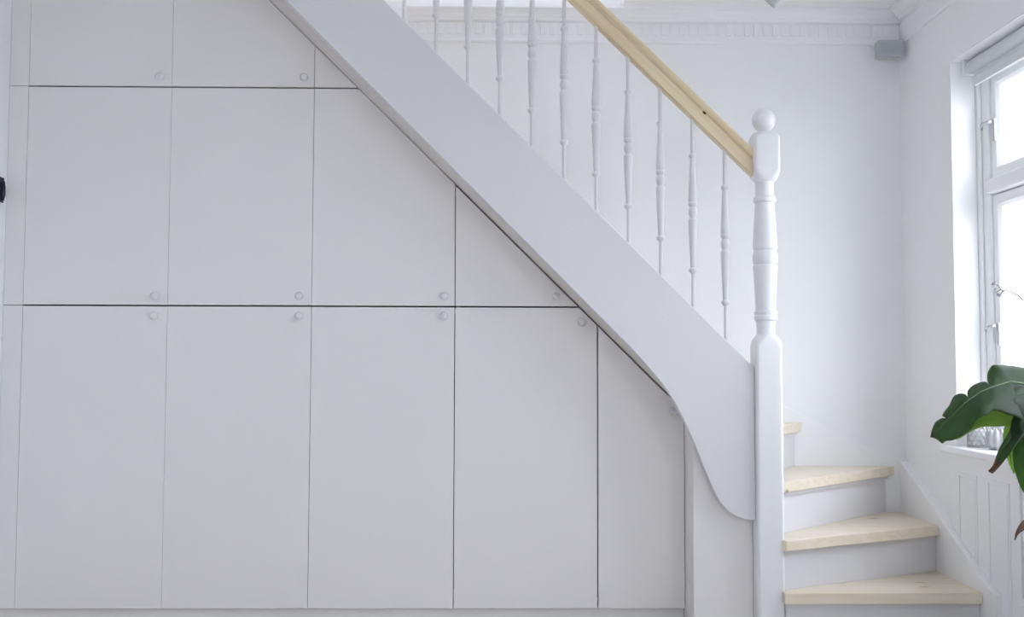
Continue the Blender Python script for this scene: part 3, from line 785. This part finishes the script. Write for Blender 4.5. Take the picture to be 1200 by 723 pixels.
# large-leaved pot plant by the window
LEAVES = [
    ('broad_arching',
      [(1.282, 3.02, 0.813), (1.286, 3.02, 0.817), (1.29, 3.02, 0.821), (1.294, 3.021, 0.825), (1.299, 3.021, 0.829), (1.304, 3.022, 0.833), (1.308, 3.023, 0.837), (1.313, 3.024, 0.841), (1.317, 3.025, 0.845), (1.322, 3.026, 0.849), (1.326, 3.027, 0.853), (1.331, 3.028, 0.857), (1.336, 3.029, 0.861), (1.34, 3.03, 0.865), (1.345, 3.031, 0.869), (1.349, 3.032, 0.873), (1.353, 3.033, 0.877), (1.358, 3.033, 0.881), (1.362, 3.034, 0.885), (1.367, 3.035, 0.889), (1.371, 3.036, 0.893), (1.376, 3.037, 0.897), (1.38, 3.038, 0.901), (1.385, 3.038, 0.905), (1.389, 3.039, 0.91), (1.394, 3.04, 0.914), (1.4, 3.042, 0.917), (1.405, 3.044, 0.92), (1.411, 3.047, 0.923), (1.417, 3.049, 0.926), (1.423, 3.051, 0.93), (1.429, 3.053, 0.933), (1.434, 3.055, 0.936), (1.44, 3.057, 0.939), (1.446, 3.059, 0.942), (1.452, 3.061, 0.945), (1.459, 3.063, 0.947), (1.465, 3.066, 0.949), (1.472, 3.068, 0.951), (1.478, 3.07, 0.953), (1.485, 3.072, 0.956), (1.491, 3.074, 0.958), (1.498, 3.076, 0.96), (1.504, 3.079, 0.962), (1.511, 3.081, 0.964), (1.518, 3.083, 0.965), (1.525, 3.086, 0.967), (1.532, 3.088, 0.968), (1.539, 3.091, 0.97), (1.546, 3.093, 0.972), (1.553, 3.096, 0.973), (1.559, 3.098, 0.975), (1.567, 3.101, 0.976), (1.574, 3.104, 0.974), (1.581, 3.107, 0.973), (1.588, 3.109, 0.972), (1.595, 3.112, 0.971), (1.603, 3.115, 0.97), (1.61, 3.118, 0.969), (1.617, 3.12, 0.967), (1.623, 3.121, 0.965), (1.628, 3.122, 0.962), (1.634, 3.123, 0.959), (1.64, 3.123, 0.957), (1.645, 3.124, 0.954), (1.651, 3.125, 0.952), (1.657, 3.126, 0.949), (1.663, 3.127, 0.947), (1.668, 3.128, 0.944), (1.674, 3.128, 0.942), (1.68, 3.129, 0.939), (1.686, 3.13, 0.936)],
      [(1.282, 3.02, 0.813), (1.286, 3.025, 0.821), (1.289, 3.029, 0.829), (1.296, 3.037, 0.836), (1.303, 3.045, 0.843), (1.31, 3.054, 0.85), (1.317, 3.061, 0.856), (1.326, 3.065, 0.86), (1.335, 3.069, 0.865), (1.338, 3.057, 0.866), (1.339, 3.042, 0.866), (1.339, 3.042, 0.868), (1.338, 3.056, 0.87), (1.337, 3.07, 0.872), (1.345, 3.079, 0.879), (1.353, 3.087, 0.886), (1.361, 3.093, 0.892), (1.368, 3.097, 0.898), (1.376, 3.101, 0.904), (1.381, 3.106, 0.912), (1.387, 3.11, 0.919), (1.391, 3.11, 0.927), (1.397, 3.11, 0.932), (1.405, 3.11, 0.936), (1.412, 3.109, 0.939), (1.416, 3.099, 0.938), (1.419, 3.089, 0.937), (1.414, 3.07, 0.93), (1.41, 3.052, 0.924), (1.416, 3.065, 0.93), (1.422, 3.081, 0.938), (1.429, 3.097, 0.945), (1.438, 3.107, 0.952), (1.448, 3.116, 0.958), (1.457, 3.122, 0.963), (1.467, 3.126, 0.967), (1.476, 3.129, 0.97), (1.483, 3.127, 0.972), (1.49, 3.124, 0.973), (1.497, 3.12, 0.974), (1.495, 3.105, 0.968), (1.494, 3.09, 0.962), (1.495, 3.087, 0.961), (1.5, 3.105, 0.968), (1.506, 3.124, 0.975), (1.511, 3.136, 0.983), (1.516, 3.146, 0.992), (1.522, 3.156, 1.0), (1.528, 3.162, 1.008), (1.534, 3.165, 1.015), (1.54, 3.169, 1.023), (1.548, 3.172, 1.026), (1.558, 3.174, 1.026), (1.568, 3.177, 1.026), (1.578, 3.179, 1.026), (1.587, 3.18, 1.025), (1.595, 3.18, 1.024), (1.604, 3.18, 1.024), (1.612, 3.18, 1.023), (1.622, 3.182, 1.022), (1.632, 3.184, 1.02), (1.642, 3.187, 1.019), (1.652, 3.19, 1.018), (1.66, 3.19, 1.014), (1.667, 3.19, 1.01), (1.674, 3.19, 1.006), (1.682, 3.19, 1.001), (1.689, 3.19, 0.997), (1.697, 3.19, 0.993), (1.704, 3.19, 0.988), (1.712, 3.19, 0.984), (1.719, 3.19, 0.98)],
      [(1.282, 3.02, 0.813), (1.286, 3.016, 0.812), (1.289, 3.012, 0.81), (1.293, 3.009, 0.808), (1.296, 3.005, 0.805), (1.298, 3.001, 0.802), (1.302, 3.0, 0.799), (1.306, 3.0, 0.795), (1.311, 3.0, 0.798), (1.315, 3.0, 0.802), (1.32, 3.0, 0.804), (1.326, 3.0, 0.804), (1.331, 3.0, 0.804), (1.337, 3.0, 0.805), (1.342, 3.0, 0.806), (1.347, 3.0, 0.809), (1.352, 3.0, 0.811), (1.357, 3.0, 0.814), (1.362, 3.0, 0.816), (1.367, 3.0, 0.819), (1.372, 3.0, 0.822), (1.377, 3.0, 0.825), (1.381, 3.0, 0.828), (1.386, 3.0, 0.831), (1.39, 2.999, 0.835), (1.392, 2.997, 0.84), (1.394, 2.995, 0.844), (1.396, 2.993, 0.849), (1.399, 2.991, 0.854), (1.402, 2.99, 0.858), (1.405, 2.99, 0.863), (1.408, 2.99, 0.867), (1.412, 2.99, 0.872), (1.416, 2.99, 0.875), (1.421, 2.99, 0.876), (1.427, 2.99, 0.877), (1.432, 2.99, 0.877), (1.438, 2.99, 0.878), (1.443, 2.993, 0.882), (1.449, 2.996, 0.886), (1.454, 2.998, 0.89), (1.459, 3.0, 0.892), (1.465, 3.0, 0.892), (1.47, 3.0, 0.891), (1.476, 3.0, 0.89), (1.481, 3.0, 0.889), (1.487, 3.0, 0.887), (1.492, 3.0, 0.885), (1.497, 3.0, 0.883), (1.502, 3.0, 0.88), (1.508, 3.002, 0.879), (1.515, 3.004, 0.878), (1.521, 3.007, 0.876), (1.528, 3.009, 0.875), (1.534, 3.011, 0.872), (1.54, 3.013, 0.869), (1.545, 3.015, 0.866), (1.55, 3.017, 0.863), (1.556, 3.018, 0.859), (1.561, 3.02, 0.856), (1.567, 3.021, 0.854), (1.573, 3.022, 0.852), (1.578, 3.023, 0.85), (1.584, 3.023, 0.848), (1.59, 3.024, 0.846), (1.595, 3.025, 0.844), (1.601, 3.026, 0.841), (1.607, 3.027, 0.839), (1.612, 3.028, 0.837), (1.618, 3.028, 0.835), (1.623, 3.029, 0.833), (1.629, 3.03, 0.831)],
    ),
    ('pale_lower',
      [(1.359, 3.06, 0.803), (1.383, 3.065, 0.815), (1.407, 3.071, 0.827), (1.43, 3.079, 0.843), (1.452, 3.087, 0.86), (1.477, 3.096, 0.874), (1.502, 3.105, 0.888), (1.529, 3.114, 0.899), (1.557, 3.123, 0.908), (1.585, 3.131, 0.914), (1.611, 3.133, 0.909), (1.638, 3.135, 0.904), (1.664, 3.138, 0.899), (1.69, 3.14, 0.894)],
      [(1.359, 3.06, 0.803), (1.384, 3.075, 0.821), (1.409, 3.09, 0.839), (1.433, 3.101, 0.858), (1.456, 3.113, 0.877), (1.481, 3.123, 0.895), (1.507, 3.132, 0.91), (1.533, 3.14, 0.926), (1.563, 3.15, 0.935), (1.593, 3.159, 0.945), (1.623, 3.165, 0.943), (1.653, 3.17, 0.94), (1.683, 3.175, 0.938), (1.713, 3.18, 0.935)],
      [(1.359, 3.06, 0.803), (1.377, 3.052, 0.803), (1.4, 3.059, 0.814), (1.42, 3.06, 0.827), (1.44, 3.06, 0.836), (1.463, 3.06, 0.842), (1.486, 3.06, 0.842), (1.509, 3.06, 0.841), (1.537, 3.071, 0.843), (1.563, 3.076, 0.84), (1.589, 3.082, 0.836), (1.615, 3.088, 0.833), (1.641, 3.094, 0.83), (1.667, 3.1, 0.826)],
    ),
    ('drooping_dry_tip',
      [(1.429, 2.97, 0.716), (1.448, 2.971, 0.728), (1.461, 2.981, 0.747), (1.475, 2.989, 0.765), (1.489, 2.995, 0.784), (1.504, 3.001, 0.803), (1.521, 3.01, 0.82), (1.539, 3.019, 0.838), (1.563, 3.029, 0.848), (1.588, 3.04, 0.859), (1.613, 3.05, 0.869), (1.639, 3.06, 0.88)],
      [(1.428, 2.97, 0.72), (1.444, 2.97, 0.734), (1.452, 2.98, 0.754), (1.464, 2.987, 0.773), (1.479, 2.996, 0.791), (1.496, 3.006, 0.808), (1.513, 3.02, 0.826), (1.531, 3.035, 0.844), (1.552, 3.047, 0.859), (1.574, 3.058, 0.873), (1.596, 3.069, 0.888), (1.619, 3.08, 0.902)],
      [(1.439, 2.97, 0.711), (1.448, 2.959, 0.727), (1.459, 2.952, 0.741), (1.472, 2.95, 0.757), (1.485, 2.952, 0.773), (1.498, 2.958, 0.79), (1.516, 2.966, 0.804), (1.537, 2.976, 0.817), (1.56, 2.989, 0.827), (1.586, 3.002, 0.836), (1.611, 3.016, 0.845), (1.637, 3.03, 0.854)],
    ),
    ('sunlit_hanging',
      [(1.547, 3.06, 0.702), (1.54, 3.06, 0.729), (1.539, 3.065, 0.757), (1.543, 3.074, 0.785), (1.549, 3.09, 0.813), (1.561, 3.097, 0.841), (1.583, 3.103, 0.86), (1.612, 3.109, 0.873), (1.642, 3.114, 0.887), (1.671, 3.12, 0.9)],
      [(1.547, 3.06, 0.702), (1.537, 3.068, 0.728), (1.532, 3.076, 0.756), (1.532, 3.087, 0.785), (1.537, 3.101, 0.815), (1.551, 3.12, 0.844), (1.577, 3.125, 0.865), (1.603, 3.13, 0.886), (1.63, 3.135, 0.907), (1.656, 3.14, 0.928)],
      [(1.547, 3.06, 0.702), (1.552, 3.051, 0.725), (1.559, 3.05, 0.748), (1.566, 3.051, 0.771), (1.574, 3.056, 0.794), (1.584, 3.062, 0.817), (1.598, 3.069, 0.839), (1.625, 3.079, 0.85), (1.653, 3.09, 0.86), (1.681, 3.1, 0.87)],
    ),
    ('large_dark_hanging',
      [(1.538, 2.93, 0.631), (1.53, 2.93, 0.657), (1.522, 2.93, 0.683), (1.52, 2.934, 0.709), (1.519, 2.939, 0.735), (1.526, 2.952, 0.762), (1.533, 2.965, 0.788), (1.544, 2.979, 0.814), (1.556, 2.993, 0.841), (1.576, 3.01, 0.865), (1.605, 3.03, 0.887), (1.634, 3.05, 0.908)],
      [(1.538, 2.93, 0.631), (1.52, 2.937, 0.651), (1.506, 2.944, 0.674), (1.499, 2.951, 0.702), (1.497, 2.959, 0.731), (1.503, 2.975, 0.761), (1.51, 2.994, 0.79), (1.517, 3.011, 0.82), (1.524, 3.029, 0.851), (1.545, 3.046, 0.879), (1.567, 3.063, 0.908), (1.589, 3.08, 0.938)],
      [(1.538, 2.93, 0.631), (1.541, 2.926, 0.656), (1.543, 2.922, 0.68), (1.546, 2.92, 0.705), (1.549, 2.92, 0.729), (1.556, 2.926, 0.753), (1.567, 2.938, 0.776), (1.578, 2.95, 0.799), (1.594, 2.965, 0.822), (1.609, 2.979, 0.845), (1.634, 3.004, 0.867), (1.659, 3.03, 0.889)],
    ),
    ('dark_upper_spread',
      [(1.516, 3.05, 0.923), (1.533, 3.055, 0.93), (1.549, 3.059, 0.937), (1.567, 3.064, 0.939), (1.586, 3.069, 0.94), (1.604, 3.074, 0.937), (1.621, 3.079, 0.933), (1.635, 3.08, 0.925), (1.648, 3.08, 0.916), (1.661, 3.08, 0.907)],
      [(1.516, 3.05, 0.923), (1.535, 3.066, 0.938), (1.554, 3.083, 0.954), (1.576, 3.096, 0.963), (1.6, 3.106, 0.966), (1.623, 3.113, 0.966), (1.644, 3.118, 0.962), (1.662, 3.12, 0.953), (1.678, 3.12, 0.942), (1.693, 3.12, 0.932)],
      [(1.516, 3.05, 0.923), (1.52, 3.042, 0.909), (1.524, 3.034, 0.895), (1.532, 3.028, 0.883), (1.543, 3.024, 0.873), (1.555, 3.02, 0.864), (1.571, 3.02, 0.859), (1.587, 3.02, 0.854), (1.604, 3.025, 0.861), (1.622, 3.03, 0.869)],
    ),
    ('small_withered',
      [(1.49, 2.95, 0.524), (1.494, 2.95, 0.54), (1.505, 2.956, 0.554), (1.521, 2.963, 0.565), (1.539, 2.97, 0.574), (1.555, 2.973, 0.583), (1.572, 2.977, 0.591), (1.589, 2.98, 0.6)],
      [(1.49, 2.95, 0.524), (1.495, 2.957, 0.541), (1.505, 2.964, 0.556), (1.52, 2.972, 0.57), (1.537, 2.978, 0.582), (1.555, 2.983, 0.593), (1.572, 2.986, 0.603), (1.59, 2.99, 0.613)],
      [(1.49, 2.95, 0.524), (1.492, 2.94, 0.539), (1.508, 2.948, 0.548), (1.527, 2.956, 0.554), (1.543, 2.962, 0.561), (1.558, 2.964, 0.569), (1.573, 2.967, 0.578), (1.588, 2.97, 0.586)],
    ),
]
pp = thing('banana_plant', 'large green plant with broad torn drooping leaves before the window', 'plant', (1.585, 3.02, 0.0))
lathe('pot', [(0.095, 0.001), (0.105, 0.006), (0.132, 0.19), (0.140, 0.195), (0.140, 0.225), (0.128, 0.225), (0.124, 0.19), (0.02, 0.185)], 'pot', pp, (1.585, 3.02, 0.0), 32)
lathe('soil', [(0.118, 0.186), (0.118, 0.194), (0.05, 0.202), (0.004, 0.203)], 'soil', pp, (1.585, 3.02, 0.0), 24)
tube('trunk', spline([(1.585, 3.02, 0.195), (1.592, 3.03, 0.42), (1.605, 3.04, 0.60), (1.620, 3.05, 0.76)], 4), [0.026-0.001*i for i in range(13)], 'stem', pp, 14)
def smooth_leaf(mid, e1, e2, nm):
    n = len(mid); K = 5
    bm = bmesh.new(); G = []
    for i in range(n):
        a, c, b = Vector(e1[i]), Vector(mid[i]), Vector(e2[i])
        row = []
        for k in range(K):                       # far edge to midrib
            t = k/K; p = a.lerp(c, t)
            p.z += 0.010*math.sin(PI*t)*min(1, (a-c).length/0.05); p.y += 0.003*math.sin(22*i/n+k)
            row.append(p)
        row.append(c)
        for k in range(1, K+1):
            t = k/K; p = c.lerp(b, t)
            p.y -= 0.014*math.sin(PI*t)*min(1, (b-c).length/0.05); p.y += 0.003*math.sin(17*i/n+k*0.8)
            row.append(p)
        G.append([bm.verts.new(p) for p in row])
    for i in range(n-1):
        for k in range(2*K):
            bm.faces.new((G[i][k], G[i][k+1], G[i+1][k+1], G[i+1][k]))
    return bm
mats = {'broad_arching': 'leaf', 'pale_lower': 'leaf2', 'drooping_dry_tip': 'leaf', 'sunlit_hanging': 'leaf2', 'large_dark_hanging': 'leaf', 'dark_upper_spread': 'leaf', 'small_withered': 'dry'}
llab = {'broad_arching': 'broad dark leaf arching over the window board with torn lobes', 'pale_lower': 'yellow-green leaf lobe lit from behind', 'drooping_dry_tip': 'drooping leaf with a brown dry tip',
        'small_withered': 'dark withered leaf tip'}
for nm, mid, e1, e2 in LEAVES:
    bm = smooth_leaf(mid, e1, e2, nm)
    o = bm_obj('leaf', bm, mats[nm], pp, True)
    if nm in llab: o['label'] = llab[nm]
    o.data.materials.append(M['dry'])
    n = len(mid)
    lim = {'drooping_dry_tip': 2, 'broad_arching': 2, 'small_withered': 99}.get(nm, 0)
    for p in o.data.polygons:
        if (p.index // 10) < lim: p.material_index = 1
    md = o.modifiers.new('subdivision', 'SUBSURF'); md.levels = 1; md.render_levels = 1
    md = o.modifiers.new('thick', 'SOLIDIFY'); md.thickness = 0.0012; md.offset = 0
    rib = tube('midrib', [(p[0], p[1]-0.001, p[2]) for p in mid[1:]], [0.0012+0.0030*i/n for i in range(n-1)], 'dry' if nm == 'small_withered' else 'stem', o, 8)
    e = Vector(mid[-1])
    base = Vector((1.618, 3.048, 0.745)) if e.z > 0.7 else Vector((1.600, 3.035, 0.54))
    hi = e.lerp(base, 0.45)+Vector((0.018, 0, 0.02))
    tube('petiole', spline([tuple(e), tuple(hi), tuple(base)], 5), 0.006, 'stem', pp, 8)

# ================================================================== OUTSIDE
struct(box('ground_outside', (XR+0.6, -30, -3.2), (40, 40, -3.0), 'ground'))
bld = thing('brick_building', 'pale brick building across the street seen through the window', 'building', (9.0, 8.0, -3.0))
box('facade', (9.0, -4.0, -3.0), (15.0, 24.0, 3.2), 'brick', bld)
for yy in (2.0, 6.0, 10.0, 22.0):
    for zz in (-1.4, 1.0):
        f = box('window', (8.94, yy, zz), (9.0, yy+1.3, zz+1.5), 'upvc', bld)
        box('pane', (8.925, yy+0.09, zz+0.09), (8.938, yy+0.61, zz+1.41), 'gasket', f)
        box('pane', (8.925, yy+0.69, zz+0.09), (8.938, yy+1.21, zz+1.41), 'gasket', f)
